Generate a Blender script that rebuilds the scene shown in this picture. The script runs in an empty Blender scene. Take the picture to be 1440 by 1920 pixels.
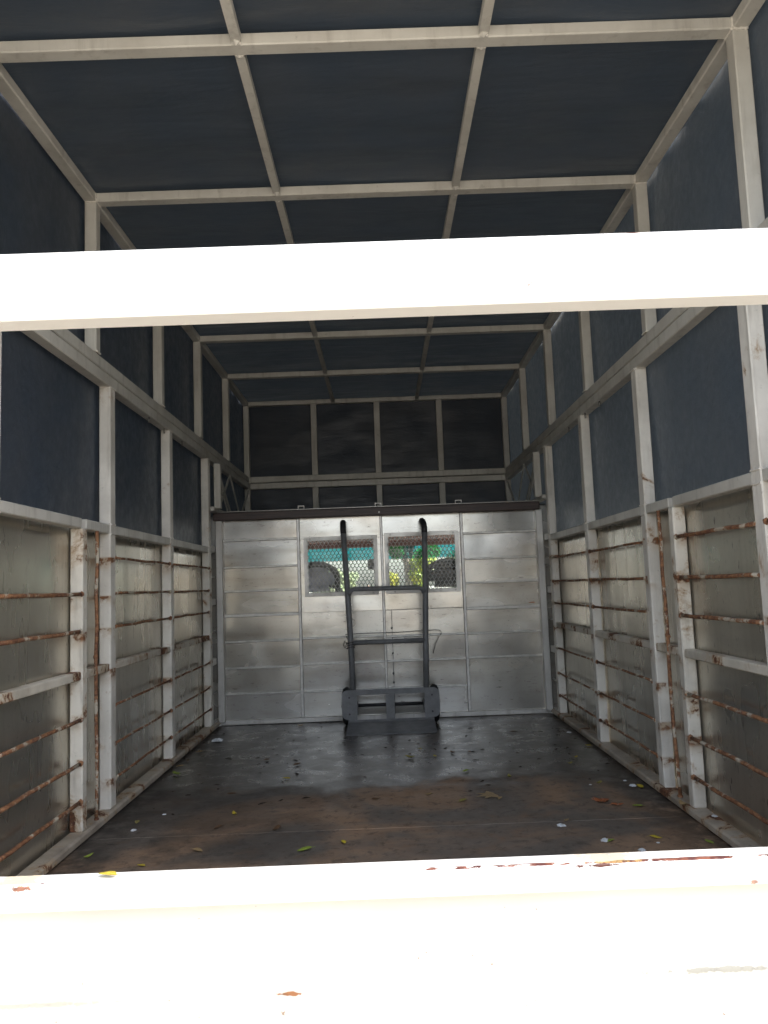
import bpy, bmesh, math, random
from mathutils import Vector, Matrix, noise as mnoise
random.seed(7)
R_ = math.radians
S = bpy.context.scene
C = S.collection

# ------------------------------------------------------------------ camera
cam_d = bpy.data.cameras.new("camera"); cam = bpy.data.objects.new("camera", cam_d); C.objects.link(cam)
cam_d.sensor_fit = 'VERTICAL'; cam_d.sensor_height = 24.0
cam_d.lens = 1422.8 / 1920 * 24.0
cam_d.clip_start = 0.02; cam_d.clip_end = 2000
def cam_basis(yaw, pitch, roll):
    f = Vector((math.sin(yaw)*math.cos(pitch), math.cos(yaw)*math.cos(pitch), math.sin(pitch)))
    r = Vector((math.cos(yaw), -math.sin(yaw), 0)); u = r.cross(f)
    c, s = math.cos(roll), math.sin(roll)
    return c*r + s*u, -s*r + c*u, f
r, u, f = cam_basis(0.0057, 0.0974, -0.0372)
M = Matrix((r, u, -f)).transposed().to_4x4(); M.translation = Vector((0.0058, 0, 0.7346))
cam.matrix_world = M
S.camera = cam

# ------------------------------------------------------------------ world, sun, exposure
SUN_EL, SUN_AZ = R_(56), R_(84)         # azimuth clockwise from +Y
w = bpy.data.worlds.new("World"); S.world = w; w.use_nodes = True
nt = w.node_tree; bg = nt.nodes['Background']
sky = nt.nodes.new('ShaderNodeTexSky'); sky.sky_type = 'NISHITA'; sky.sun_disc = False
sky.sun_elevation = SUN_EL; sky.sun_rotation = SUN_AZ; sky.air_density = 1.0; sky.dust_density = 4.0; sky.ozone_density = 0.3
hs = nt.nodes.new('ShaderNodeHueSaturation'); hs.inputs['Saturation'].default_value = .55   # milky, hazy sky
nt.links.new(sky.outputs[0], hs.inputs['Color']); nt.links.new(hs.outputs[0], bg.inputs[0]); bg.inputs[1].default_value = 0.15
sd = bpy.data.lights.new("sun", 'SUN'); sun = bpy.data.objects.new("sun", sd); C.objects.link(sun)
sd.energy = 5.0; sd.angle = R_(0.5); sd.color = (1.0, 0.95, 0.87)
sv = Vector((math.sin(SUN_AZ)*math.cos(SUN_EL), math.cos(SUN_AZ)*math.cos(SUN_EL), math.sin(SUN_EL)))
sun.rotation_euler = sv.to_track_quat('Z', 'Y').to_euler(); sun.location = sv*30
S.render.engine = 'CYCLES'
S.cycles.max_bounces = 12; S.cycles.diffuse_bounces = 7; S.cycles.glossy_bounces = 6
S.view_settings.view_transform = 'Standard'; S.view_settings.look = 'None'
S.view_settings.exposure = 2.55; S.view_settings.gamma = 1

# ------------------------------------------------------------------ materials
class NT:
    def __init__(s, name):
        s.m = bpy.data.materials.new(name); s.m.use_nodes = True
        s.t = s.m.node_tree; s.b = s.t.nodes['Principled BSDF']
    def n(s, typ, **kw):
        x = s.t.nodes.new('ShaderNode' + typ)
        for k, v in kw.items():
            if k.startswith('i_'): x.inputs[k[2:].replace('_', ' ')].default_value = v
            else: setattr(x, k, v)
        return x
    def l(s, a, b): s.t.links.new(a, b)
    def coords(s, scale=(1, 1, 1)):
        tc = s.n('TexCoord'); oi = s.n('ObjectInfo')
        mu = s.n('Math', operation='MULTIPLY'); mu.inputs[1].default_value = 37.0; s.l(oi.outputs['Random'], mu.inputs[0])
        mp = s.n('Mapping'); mp.inputs['Scale'].default_value = scale
        s.l(tc.outputs['Object'], mp.inputs['Vector'])
        cb = s.n('CombineXYZ')
        for i in range(3): s.l(mu.outputs[0], cb.inputs[i])
        ad = s.n('VectorMath', operation='ADD'); s.l(mp.outputs[0], ad.inputs[0]); s.l(cb.outputs[0], ad.inputs[1])
        s.rnd = oi.outputs['Random']
        return ad.outputs[0]
    def noise(s, vec, scale, detail=5, rough=.55, dist=0):
        x = s.n('TexNoise'); s.l(vec, x.inputs['Vector'])
        x.inputs['Scale'].default_value = scale; x.inputs['Detail'].default_value = detail
        x.inputs['Roughness'].default_value = rough; x.inputs['Distortion'].default_value = dist
        return x.outputs['Fac']
    def ramp(s, fac, a, b, lo=0.0, hi=1.0):
        x = s.n('MapRange'); x.interpolation_type = 'SMOOTHSTEP'
        x.inputs['From Min'].default_value = a; x.inputs['From Max'].default_value = b
        x.inputs['To Min'].default_value = lo; x.inputs['To Max'].default_value = hi
        s.l(fac, x.inputs['Value']); return x.outputs[0]
    def mul(s, a, b, op='MULTIPLY'):
        x = s.n('Math', operation=op); x.use_clamp = True
        for i, v in enumerate((a, b)):
            if isinstance(v, (int, float)): x.inputs[i].default_value = v
            else: s.l(v, x.inputs[i])
        return x.outputs[0]
    def mix(s, fac, a, b):
        x = s.n('Mix'); x.data_type = 'RGBA'
        for k, v in ((0, fac), (6, a), (7, b)):
            if isinstance(v, (int, float)): x.inputs[k].default_value = v
            elif isinstance(v, tuple): x.inputs[k].default_value = (*v, 1)
            else: s.l(v, x.inputs[k])
        return x.outputs[2]
    def setc(s, sock, v):
        i = s.b.inputs[sock]
        if isinstance(v, (int, float)): i.default_value = v
        elif isinstance(v, tuple): i.default_value = (*v, 1)
        else: s.l(v, i)
    def bump(s, h, strength=.3, dist=.002, prev=None):
        x = s.n('Bump'); x.inputs['Strength'].default_value = strength; x.inputs['Distance'].default_value = dist
        s.l(h, x.inputs['Height'])
        if prev: s.l(prev, x.inputs['Normal'])
        s.l(x.outputs[0], s.b.inputs['Normal']); return x.outputs[0]

def painted(name, base, rust=.0, dirt=.35, rough=.45, dirtcol=(.20, .17, .13), streak=True, joints=False, metallic=0):
    """old gloss paint over steel, dirt film, rust breaking through"""
    k = NT(name); v = k.coords()
    n1 = k.noise(v, 5, 6, .6); n2 = k.noise(v, 38, 5, .65)
    vs = k.coords((14, 14, 1.6)) if streak else v
    n3 = k.noise(vs, 2.2, 5, .6)
    col = k.mix(k.ramp(n1, .35, .75, 0, dirt*.8), base, dirtcol)
    col = k.mix(k.ramp(n3, .5, .78, 0, dirt), col, dirtcol)
    col = k.mix(k.ramp(n2, .62, .75, 0, dirt*.8), col, (.10, .085, .065))
    rr = rough
    if rust > 0:
        nr = k.noise(v, 6.5, 9, .72, .4)
        th = .71 - .12*rust
        halo = k.ramp(nr, th - .07, th + .01, 0, .75)
        core = k.ramp(nr, th, th + .025)
        rc = k.mix(k.ramp(n2, .35, .65), (.075, .030, .018), (.24, .105, .045))
        if joints:      # rust that starts where the rods are welded on and runs down from there
            ge = k.n('NewGeometry'); sp = k.n('SeparateXYZ'); k.l(ge.outputs['Position'], sp.inputs[0]); tot = None
            for h in (.861, .729, .620, .482, .367, .236, .120):
                q = k.mul(k.ramp(sp.outputs['Z'], h - .075, h - .002), k.ramp(sp.outputs['Z'], h + .016, h + .004))
                tot = q if tot is None else k.mul(tot, q, 'MAXIMUM')
            jm = k.mul(k.mul(tot, tot), k.ramp(k.noise(v, 11, 6, .65), .42, .60))
            halo = k.mul(halo, k.mul(jm, .75), 'MAXIMUM'); core = k.mul(core, k.mul(k.ramp(jm, .55, .9), k.ramp(n2, .40, .55)), 'MAXIMUM')
        col = k.mix(halo, col, (.40, .27, .15))
        col = k.mix(core, col, rc)
        rr = k.ramp(core, 0, 1, rough, .9)
        k.setc('Roughness', rr)
        k.bump(k.mul(n2, core), .5, .002)
    else:
        k.setc('Metallic', metallic); k.setc('Roughness', k.ramp(n1, .3, .7, rough - .08, rough + .12)); k.bump(n2, .12, .001)
    k.setc('Base Color', col)
    return k.m

def rusty_rod(name):
    k = NT(name); v = k.coords()
    n1 = k.noise(v, 16, 8, .7); n2 = k.noise(v, 70, 5, .7)
    rust = k.mix(k.ramp(n2, .35, .65), (.11, .042, .022), (.34, .165, .075))
    col = k.mix(k.ramp(n1, .53, .58), rust, (.50, .44, .34))
    k.setc('Base Color', col); k.setc('Roughness', .75); k.bump(n2, .6, .002)
    return k.m

def sheet_metal(name, tint=(.56, .55, .52), rough=(.28, .5), vert=True, dirty=.5, spots=.66, metallic=.85, big_b=.6):
    """dull aluminium sheet: faint grain, milky stains, drips, dents"""
    k = NT(name); v = k.coords()
    big = k.noise(v, 2.6, 1.5, .4); mid = k.noise(v, 8, 5, .5); fine = k.noise(v, 70, 4, .6)
    vs = k.coords((16, 16, 1.1) if vert else (1.0, 7, 7))
    st = k.noise(vs, 2.0, 5, .6)
    dk = k.noise(k.coords((4, 4, 11)), 5, 7, .75)
    col = k.mix(k.ramp(big, .3, .7), tint, tuple(c*.82 for c in tint))
    col = k.mix(k.ramp(st, .48, .78, 0, dirty), col, (.30, .26, .20))
    col = k.mix(k.ramp(mid, .50, .85, 0, dirty*.8), col, (.22, .19, .15))
    col = k.mix(k.ramp(fine, .55, .75, 0, .25), col, (.2, .18, .15))
    col = k.mix(k.ramp(dk, spots, spots + .03, 0, .8), col, (.06, .045, .035))
    tone = k.ramp(k.rnd, 0, 1); col = k.mix(k.mul(tone, .22), col, (.40, .37, .28))
    mk = k.noise(k.coords((5, 5, 30) if not vert else (20, 20, 4)), 4, 3, .6); col = k.mix(k.ramp(mk, .655, .70, 0, .75), col, (.09, .075, .06))
    k.setc('Base Color', col); k.setc('Metallic', metallic)
    soft = k.noise(v, 4.5, 2, .45); sst = k.noise(vs, 1.3, 1.5, .4)
    rg = k.mul(k.ramp(soft, .25, .75, rough[0], rough[1]), k.ramp(sst, .45, .85, 0, .10), 'ADD')
    k.setc('Roughness', rg)
    b1 = k.bump(big, big_b, .03); b2 = k.bump(k.noise(v, 6, 1, .4), .06, .004, b1); k.bump(fine, .03, .0004, b2)
    return k.m

def plain(name, col, rough=.6, metallic=0, nscale=20, var=.25, bump=.2):
    k = NT(name); v = k.coords(); n = k.noise(v, nscale, 6, .6)
    k.setc('Base Color', k.mix(k.ramp(n, .3, .7), col, tuple(c*(1-var) for c in col)))
    k.setc('Roughness', rough); k.setc('Metallic', metallic); k.bump(n, bump, .001)
    return k.m

M_ = {}
M_['paint'] = painted('dull_white_paint', (.60, .575, .51), 0, .40)
M_['paint_worn'] = painted('worn_white_paint', (.76, .72, .64), .45, .45, joints=True)
M_['paint_rusty'] = painted('rusting_white_paint', (.78, .73, .63), 1.0, .5, joints=True)
M_['beam'] = painted('gate_white_paint', (.78, .76, .70), 0, .10, .35)
M_['sill'] = painted('grimy_sill_paint', (.50, .435, .345), 1.2, .95, .6, (.15, .12, .09), streak=False)
M_['rail_rusty'] = painted('rail_paint_gone_rusty', (.70, .64, .53), 1.3, .6, .55, joints=False, streak=False)
M_['rod'] = rusty_rod('rusty_rod')
M_['sheet'] = sheet_metal('aluminium_lining', (.64, .60, .52), (.22, .32), True, .34, .71, .85, .18)
M_['wall'] = sheet_metal('aluminium_bulkhead', (.66, .64, .60), (.18, .28), False, .60, .632, .70, .50)
M_['trim'] = plain('grey_trim_paint', (.70, .68, .64), .42, .6, 30)
M_['mesh'] = plain('galvanised_mesh', (.66, .66, .64), .45, .3, 60)
M_['guard'] = painted('grey_guard_frame', (.62, .60, .56), 0, .4, metallic=.6)
M_['truck_grey'] = plain('slate_grey_enamel', (.19, .192, .194), .5, 0, 25, .3)
M_['tyre'] = plain('black_rubber', (.018, .018, .018), .75, 0, 50)
M_['steel'] = plain('dull_steel', (.35, .33, .30), .4, .9, 60)
M_['black'] = plain('black_plastic', (.02, .02, .022), .55, 0, 50)
M_['wire'] = plain('dark_wire', (.05, .045, .04), .7, 0, 60)

# tarpaulin
k = NT('navy_tarpaulin'); v = k.coords(); n1 = k.noise(v, 3, 5, .6); n2 = k.noise(k.coords((1, 5, 5)), 5, 6, .65)
k.setc('Base Color', k.mix(k.ramp(n1, .35, .7), (.030, .041, .058), (.044, .050, .060)))
k.setc('Roughness', k.ramp(n2, .3, .7, .36, .55)); cr = k.noise(k.coords((1.5, 9, 5)), 2.2, 5, .6, 1.2); b = k.bump(n2, .35, .006); b = k.bump(cr, .22, .012, b); k.bump(k.noise(v, 300, 2), .08, .0006, b)
M_['tarp'] = k.m
def veil_tarp(name, t):          # added translucent glow stands in for the pale lens veil
    m = M_['tarp'].copy(); m.name = name; t_ = m.node_tree; out = [q for q in t_.nodes if q.type == 'OUTPUT_MATERIAL'][0]; b_ = [q for q in t_.nodes if q.type == 'BSDF_PRINCIPLED'][0]
    tr = t_.nodes.new('ShaderNodeBsdfTranslucent'); tr.inputs[0].default_value = (t*.88, t*.98, t*1.06, 1); ad = t_.nodes.new('ShaderNodeAddShader')
    t_.links.new(b_.outputs[0], ad.inputs[0]); t_.links.new(tr.outputs[0], ad.inputs[1]); t_.links.new(ad.outputs[0], out.inputs[0]); return m
M_['tarp_side'] = veil_tarp('navy_tarpaulin_side', .052); M_['tarp_roof'] = veil_tarp('navy_tarpaulin_roof', .031)
# floor
k = NT('wet_brown_floor'); ge = k.n('NewGeometry'); v = ge.outputs['Position']
big = k.noise(v, 2.2, 6, .62, .6); mid = k.noise(v, 9, 8, .68, .3); fine = k.noise(v, 60, 6, .7)
mp = k.n('Mapping'); mp.inputs['Scale'].default_value = (3, 16, 1); k.l(v, mp.inputs[0]); vs = mp.outputs[0]; scr = k.noise(vs, 5, 8, .75)
sp = k.n('SeparateXYZ'); k.l(v, sp.inputs[0])
# the far half has been rained on: a puddled film with its own ragged edge
wob = k.n('MapRange'); wob.inputs['To Min'].default_value = -.45; wob.inputs['To Max'].default_value = .45; k.l(k.noise(v, 3.2, 6, .6), wob.inputs['Value'])
yy = k.n('Math', operation='ADD'); k.l(sp.outputs['Y'], yy.inputs[0]); k.l(wob.outputs[0], yy.inputs[1])
wetm = k.ramp(yy.outputs[0], 2.82, 3.02)
dry = k.mix(k.ramp(k.noise(v, 1.6, 4, .55, .8), .42, .60), (.155, .130, .106), (.33, .215, .135))
dry = k.mix(k.ramp(mid, .52, .72, 0, .6), dry, (.27, .16, .09))
dry = k.mix(k.ramp(fine, .55, .75, 0, .5), dry, (.07, .053, .043))
wetc = k.mix(k.ramp(big, .4, .65), (.065, .055, .048), (.095, .073, .058))
col = k.mix(wetm, dry, wetc)
grain = k.noise(v, 24, 8, .75, .3); col = k.mix(k.ramp(grain, .50, .66, 0, .6), col, (.035, .026, .021)); col = k.mix(k.ramp(grain, .45, .33, 0, .45), col, (.22, .17, .13))
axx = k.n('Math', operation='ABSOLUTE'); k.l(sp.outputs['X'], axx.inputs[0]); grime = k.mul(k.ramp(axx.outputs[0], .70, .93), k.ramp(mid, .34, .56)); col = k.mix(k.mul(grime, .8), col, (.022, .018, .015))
left = k.mul(k.ramp(sp.outputs['X'], .15, -.55), k.ramp(big, .40, .55)); col = k.mix(k.mul(left, .6), col, (.035, .033, .030))     # patchy darkening towards the left side
specks = k.ramp(scr, .62, .66)
col = k.mix(k.mul(specks, .8), col, (.018, .013, .010))
k.setc('Base Color', col)
rw = k.ramp(mid, .35, .65, .25, .38); rd = k.ramp(mid, .35, .65, .52, .70)
rmix = k.n('Mix'); k.l(wetm, rmix.inputs[0]); k.l(rd, rmix.inputs[2]); k.l(rw, rmix.inputs[3])
k.setc('Roughness', k.mul(rmix.outputs[0], k.mul(specks, .35), 'ADD'))
b1 = k.bump(mid, .25, .004); k.bump(scr, .25, .002, b1)
M_['floor'] = k.m
# dark wood beam
k = NT('dark_stained_wood'); n = k.noise(k.coords((1.5, 30, 30)), 3, 6, .6)
k.setc('Base Color', k.mix(k.ramp(n, .35, .7), (.030, .018, .015), (.075, .045, .036))); k.setc('Roughness', .5); k.bump(n, .3, .002)
M_['wood'] = k.m
# tailgate rail: white paint chipped to rust along its top front edge
def spot(k, col, x, z, rx, rz, c, amt=1.0):
    """one stain with its own ragged outline, centred at x, z on the rear face"""
    ge = k.n('NewGeometry'); mp = k.n('Mapping'); mp.inputs['Location'].default_value = (-x/rx, 0, -z/rz); mp.inputs['Scale'].default_value = (1/rx, 0, 1/rz)
    k.l(ge.outputs['Position'], mp.inputs[0]); ln = k.n('VectorMath', operation='LENGTH'); k.l(mp.outputs[0], ln.inputs[0])
    nz = k.noise(ge.outputs['Position'], 70, 5, .7); ad = k.n('Math', operation='ADD'); k.l(ln.outputs['Value'], ad.inputs[0]); n3 = k.n('Math', operation='MULTIPLY'); n3.inputs[1].default_value = 3.0; k.l(nz, n3.inputs[0]); k.l(n3.outputs[0], ad.inputs[1])
    return k.mix(k.mul(k.ramp(ad.outputs[0], 2.35, 2.05), amt), col, k.mix(k.ramp(nz, .45, .6), c, tuple(q*.45 for q in c)))
def chipped(name, hz, amount, both=False):
    """glossy white paint flaked down to primer and rust along its long front edges"""
    k = NT(name); tc = k.n('TexCoord'); sp = k.n('SeparateXYZ'); k.l(tc.outputs['Object'], sp.inputs[0])
    mp = k.n('Mapping'); mp.inputs['Scale'].default_value = (1, 2.6, 2.6); k.l(tc.outputs['Object'], mp.inputs[0])
    z = sp.outputs['Z']
    if both:
        ab = k.n('Math', operation='ABSOLUTE'); k.l(z, ab.inputs[0]); z = ab.outputs[0]
    ne = k.noise(mp.outputs[0], 17, 8, .72, .5); nf = k.noise(mp.outputs[0], 4.3, 3, .5)
    m0 = k.mul(k.ramp(z, hz-.0050, hz-.0012), k.ramp(sp.outputs['Y'], -.006, -.012))
    sc = k.mul(k.mul(k.mul(ne, .55), k.mul(nf, .45), 'ADD'), k.mul(m0, .35 + .15*amount), 'ADD')
    chip = k.ramp(sc, .955 - .01*amount, .965 - .01*amount)
    halo = k.ramp(sc, .925 - .01*amount, .965 - .01*amount, 0, .35)
    col = k.mix(halo, (.78, .76, .71), (.60, .42, .24))
    col = k.mix(chip, col, k.mix(k.ramp(k.noise(mp.outputs[0], 50, 4), .4, .6), (.075, .020, .016), (.20, .07, .04)))
    sm = k.ramp(k.noise(tc.outputs['Object'], 30, 6, .7), .69, .71, 0, .8); col = k.mix(sm, col, (.25, .17, .12))
    if not both:
        for q in ((-.452, .3825, .018, .004, (.30, .13, .08), 1), (-.46, .388, .035, .004, (.60, .42, .12), .5), (.272, .388, .05, .004, (.62, .42, .14), .5), (.262, .3835, .03, .0025, (.10, .03, .02), 1), (.45, .357, .006, .004, (.35, .15, .08), .9)):
            col = spot(k, col, *q)
    k.setc('Base Color', col); k.setc('Roughness', k.ramp(chip, 0, 1, .35, .9)); k.bump(k.noise(tc.outputs['Object'], 40, 3), .06, .001)
    M_[name] = k.m
chipped('gate_rail', .017, .47); chipped('beam_chipped', .0475, .05, True)
k = NT('tailgate_sheet_paint'); v = k.coords((1, 1, 1)); n = k.noise(v, 4, 5); n2 = k.noise(v, 90, 3, .6)
col = k.mix(k.ramp(n, .35, .7), (.58, .56, .50), (.53, .505, .44)); col = k.mix(k.ramp(n2, .72, .75, 0, .8), col, (.22, .12, .06))
col = spot(k, col, -.127, .2415, .019, .0035, (.30, .12, .045)); col = spot(k, col, .42, .2505, .10, .005, (.20, .19, .15), .6); col = spot(k, col, -.44, .2395, .10, .004, (.28, .26, .2), .35)
k.setc('Base Color', col); k.setc('Roughness', .4); k.bump(n, .5, .01)
M_['gate_sheet'] = k.m
k = NT('glass'); k.setc('Base Color', (1.0, 1.0, 1.0)); k.setc('Roughness', 0.0); k.setc('IOR', 1.02); k.setc('Transmission Weight', 1.0); M_['glass'] = k.m
k = NT('teal_sun_strip'); k.setc('Base Color', (.05, .55, .55)); k.setc('Roughness', .0); k.setc('IOR', 1.02); k.setc('Transmission Weight', 1.0); M_['teal'] = k.m
M_['cab'] = plain('cab_lining', (.38, .36, .35), .7); M_['headliner'] = plain('brown_headliner', (.24, .12, .10), .8)
M_['seat'] = plain('grey_lilac_vinyl', (.74, .70, .80), .45, 0, 12, .2); M_['seat_dark'] = plain('black_vinyl', (.018, .018, .02), .5)

# ------------------------------------------------------------------ mesh helpers
ROOTS = {}
def link(name, me, mat, parent=None, loc=(0, 0, 0), rot=None, smooth=False):
    o = bpy.data.objects.new(name, me); C.objects.link(o)
    if mat is not None and not me.materials: me.materials.append(M_[mat] if isinstance(mat, str) else mat)
    loc = Vector(loc)
    if parent is not None:
        o.parent = parent
        base = Vector((0, 0, 0)); q = parent
        while q is not None: base += q.location; q = q.parent
        loc = loc - base
    o.location = loc
    if rot: o.rotation_euler = rot
    if smooth:
        for p in me.polygons: p.use_smooth = True
    return o
def tag(o, label=None, cat=None, group=None, kind=None):
    if label: o['label'] = label
    if cat: o['category'] = cat
    if group: o['group'] = group
    if kind: o['kind'] = kind
    return o
def empty(name, loc, label, cat, group=None, rz=0):
    o = bpy.data.objects.new(name, None); C.objects.link(o); o.location = loc; o.rotation_euler = (0, 0, rz)
    return tag(o, label, cat, group)
_cache = {}
def boxmesh(sx, sy, sz, bev, mat):
    key = (round(sx, 4), round(sy, 4), round(sz, 4), bev, mat)
    if key in _cache: return _cache[key]
    bm = bmesh.new(); bmesh.ops.create_cube(bm, size=1)
    bmesh.ops.scale(bm, vec=(sx, sy, sz), verts=bm.verts)
    if bev > 0: bmesh.ops.bevel(bm, geom=bm.edges[:], offset=min(bev, min(sx, sy, sz)*.3), segments=1, affect='EDGES')
    me = bpy.data.meshes.new('box'); bm.to_mesh(me); bm.free(); me.materials.append(M_[mat]); _cache[key] = me
    return me
def box(name, x0, x1, y0, y1, z0, z1, mat, parent, bev=.003, rot=None):
    x0, x1 = sorted((x0, x1)); y0, y1 = sorted((y0, y1)); z0, z1 = sorted((z0, z1))
    return link(name, boxmesh(x1-x0, y1-y0, z1-z0, bev, mat), None, parent, ((x0+x1)/2, (y0+y1)/2, (z0+z1)/2), rot)
def bm_box(bm, x0, x1, y0, y1, z0, z1):
    g = bmesh.ops.create_cube(bm, size=1)['verts']
    bmesh.ops.scale(bm, vec=(x1-x0, y1-y0, z1-z0), verts=g); bmesh.ops.translate(bm, vec=((x0+x1)/2, (y0+y1)/2, (z0+z1)/2), verts=g)
    return g
def bm_tube(bm, pts, rad, n=8, caps=True):
    pts = [Vector(p) for p in pts]; rings = []
    rads = rad if isinstance(rad, (list, tuple)) else [rad]*len(pts)
    up = None
    for i, p in enumerate(pts):
        d = (pts[min(i+1, len(pts)-1)] - pts[max(i-1, 0)]).normalized()
        if up is None: up = d.orthogonal().normalized()
        up = (up - d*up.dot(d)).normalized(); sd_ = d.cross(up)
        rings.append([bm.verts.new(p + (up*math.cos(a) + sd_*math.sin(a))*rads[i]) for a in [2*math.pi*j/n for j in range(n)]])
    for a, b in zip(rings, rings[1:]):
        for j in range(n):
            fc = bm.faces.new((a[j], a[(j+1) % n], b[(j+1) % n], b[j])); fc.smooth = True
    if caps: bm.faces.new(rings[0][::-1]); bm.faces.new(rings[-1])
def done(name, bm, mat, parent=None, loc=None, origin=None):
    """link a bmesh built in world coordinates; origin moves to its centre"""
    bmesh.ops.recalc_face_normals(bm, faces=bm.faces)
    if origin is None:
        n = len(bm.verts); origin = sum((v.co for v in bm.verts), Vector())/n
    origin = Vector(origin)
    bmesh.ops.translate(bm, vec=-origin, verts=bm.verts)
    me = bpy.data.meshes.new(name); bm.to_mesh(me); bm.free()
    return link(name, me, mat, parent, origin)
def tube(name, pts, rad, mat, parent, n=8):
    bm = bmesh.new(); bm_tube(bm, pts, rad, n); return done(name, bm, mat, parent)
def blob(bm, c, rad, seed=0):
    g = bmesh.ops.create_icosphere(bm, subdivisions=1, radius=1)['verts']
    for v in g:
        v.co = Vector(c) + Vector((v.co.x*rad, v.co.y*rad, v.co.z*rad*1.1))*(1+.35*mnoise.noise(v.co*1.7 + Vector((seed, 0, 0))))
def sheet(name, o, ux, uy, nx, ny, amp, freq, mat, parent, thick=.0015, seed=0, edge=.12):
    """a rippled sheet spanned by ux, uy from o, with real thickness"""
    o, ux, uy = Vector(o), Vector(ux), Vector(uy); nrm = ux.cross(uy).normalized()
    bm = bmesh.new(); vs = []
    for j in range(ny+1):
        for i in range(nx+1):
            p = o + ux*(i/nx) + uy*(j/ny)
            e = min(1, min(i/nx, 1-i/nx, j/ny, 1-j/ny)/edge) if edge else 1
            d = amp*e*mnoise.fractal(Vector((p.x*freq[0]+seed, p.y*freq[1], p.z*freq[2])), 1.0, 2.0, 4)
            vs.append(bm.verts.new(p + nrm*d))
    for j in range(ny):
        for i in range(nx):
            a = j*(nx+1)+i; fc = bm.faces.new((vs[a], vs[a+1], vs[a+nx+2], vs[a+nx+1])); fc.smooth = True
    c = o + ux/2 + uy/2
    ob = done(name, bm, mat, parent, origin=c)
    md = ob.modifiers.new('thickness', 'SOLIDIFY'); md.thickness = thick; md.offset = 0
    return ob

# ================================================================== THE TRUCK
truck = empty('box_truck', (0, 3, -.8), 'long cargo body of a truck with white steel frame, dark tarpaulin cover and rusty rods', 'truck')
H, T = .925, .040                         # half width to the inner faces of the posts; tube size
ZR = 2.08                                 # underside of the roof bows
HOOPS = [1.02, 1.756, 2.482, 3.25, 3.975, 4.708, 5.444]
POSTS = [1.065, 1.805, 2.615, 3.36, 4.112]

WY = 4.300
# roof bows, their posts, corner rails, stringers
for i, y in enumerate(HOOPS):
    w_ = .040
    hp = box('roof_bow', -H-T, H+T, y, y+w_, ZR, ZR+.032, 'paint', truck)
    for s in (-1, 1):
        z0 = 1.555 if i < 6 else 1.18
        box('bow_post', s*H, s*(H+T), y, y+w_, z0, ZR, 'paint', truck)
        if i < 6:
            y2 = HOOPS[i+1]
            box('corner_rail', s*H, s*(H+T), y+w_, y2, ZR, ZR+.032, 'paint', truck)
            sx = s*.306
            bm = bmesh.new(); bm_box(bm, sx-.012, sx+.012, y+w_, y2, ZR+.004, ZR+.028)
            blob(bm, (sx, y2-.003, ZR+.008), .012, i); blob(bm, (sx, y+w_+.003, ZR+.008), .012, i+9)
            done('roof_stringer', bm, 'paint', truck)
# double rail at the top of the body
for s in (-1, 1):
    box('upper_rail', s*H, s*(H+T), 1.02, 5.484, 1.468, 1.508, 'paint', truck)
    box('bow_base_rail', s*(H+.004), s*(H+T), 1.02, 5.444, 1.514, 1.555, 'paint', truck)
    # small bolts hanging from the rail
    for yb_ in (3.10, 3.32, 3.62):
        tube('bolt', [(s*(H+.012), yb_, 1.468), (s*(H+.012), yb_, 1.445)], .004, 'steel', truck, 6)
# body posts
for y in POSTS:
    for s in (-1, 1):
        near = y < 3
        box('body_post', s*H, s*(H+T), y, y+.050, .030, 1.468, 'paint_worn' if near else 'paint_worn', truck)
for s in (-1, 1):      # extra gate post, with flanges, and the loose rod beside it
    box('gate_post', s*H, s*(H+T), 2.372, 2.408, .030, .950, 'paint_rusty', truck)
    box('gate_post_flange', s*(H+.018), s*(H+.041), 2.665, 2.70, .030, .950, 'paint_worn', truck)
    bm = bmesh.new(); ps = [(s*(H+.004) + random.uniform(-.003, .003), 2.50+random.uniform(-.003, .003), .03+.92*t/9) for t in range(10)]
    bm_tube(bm, ps, .006, 8); blob(bm, ps[0], .010, 3); blob(bm, ps[5], .010, 5)
    done('vertical_rod', bm, 'rod', truck)
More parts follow.
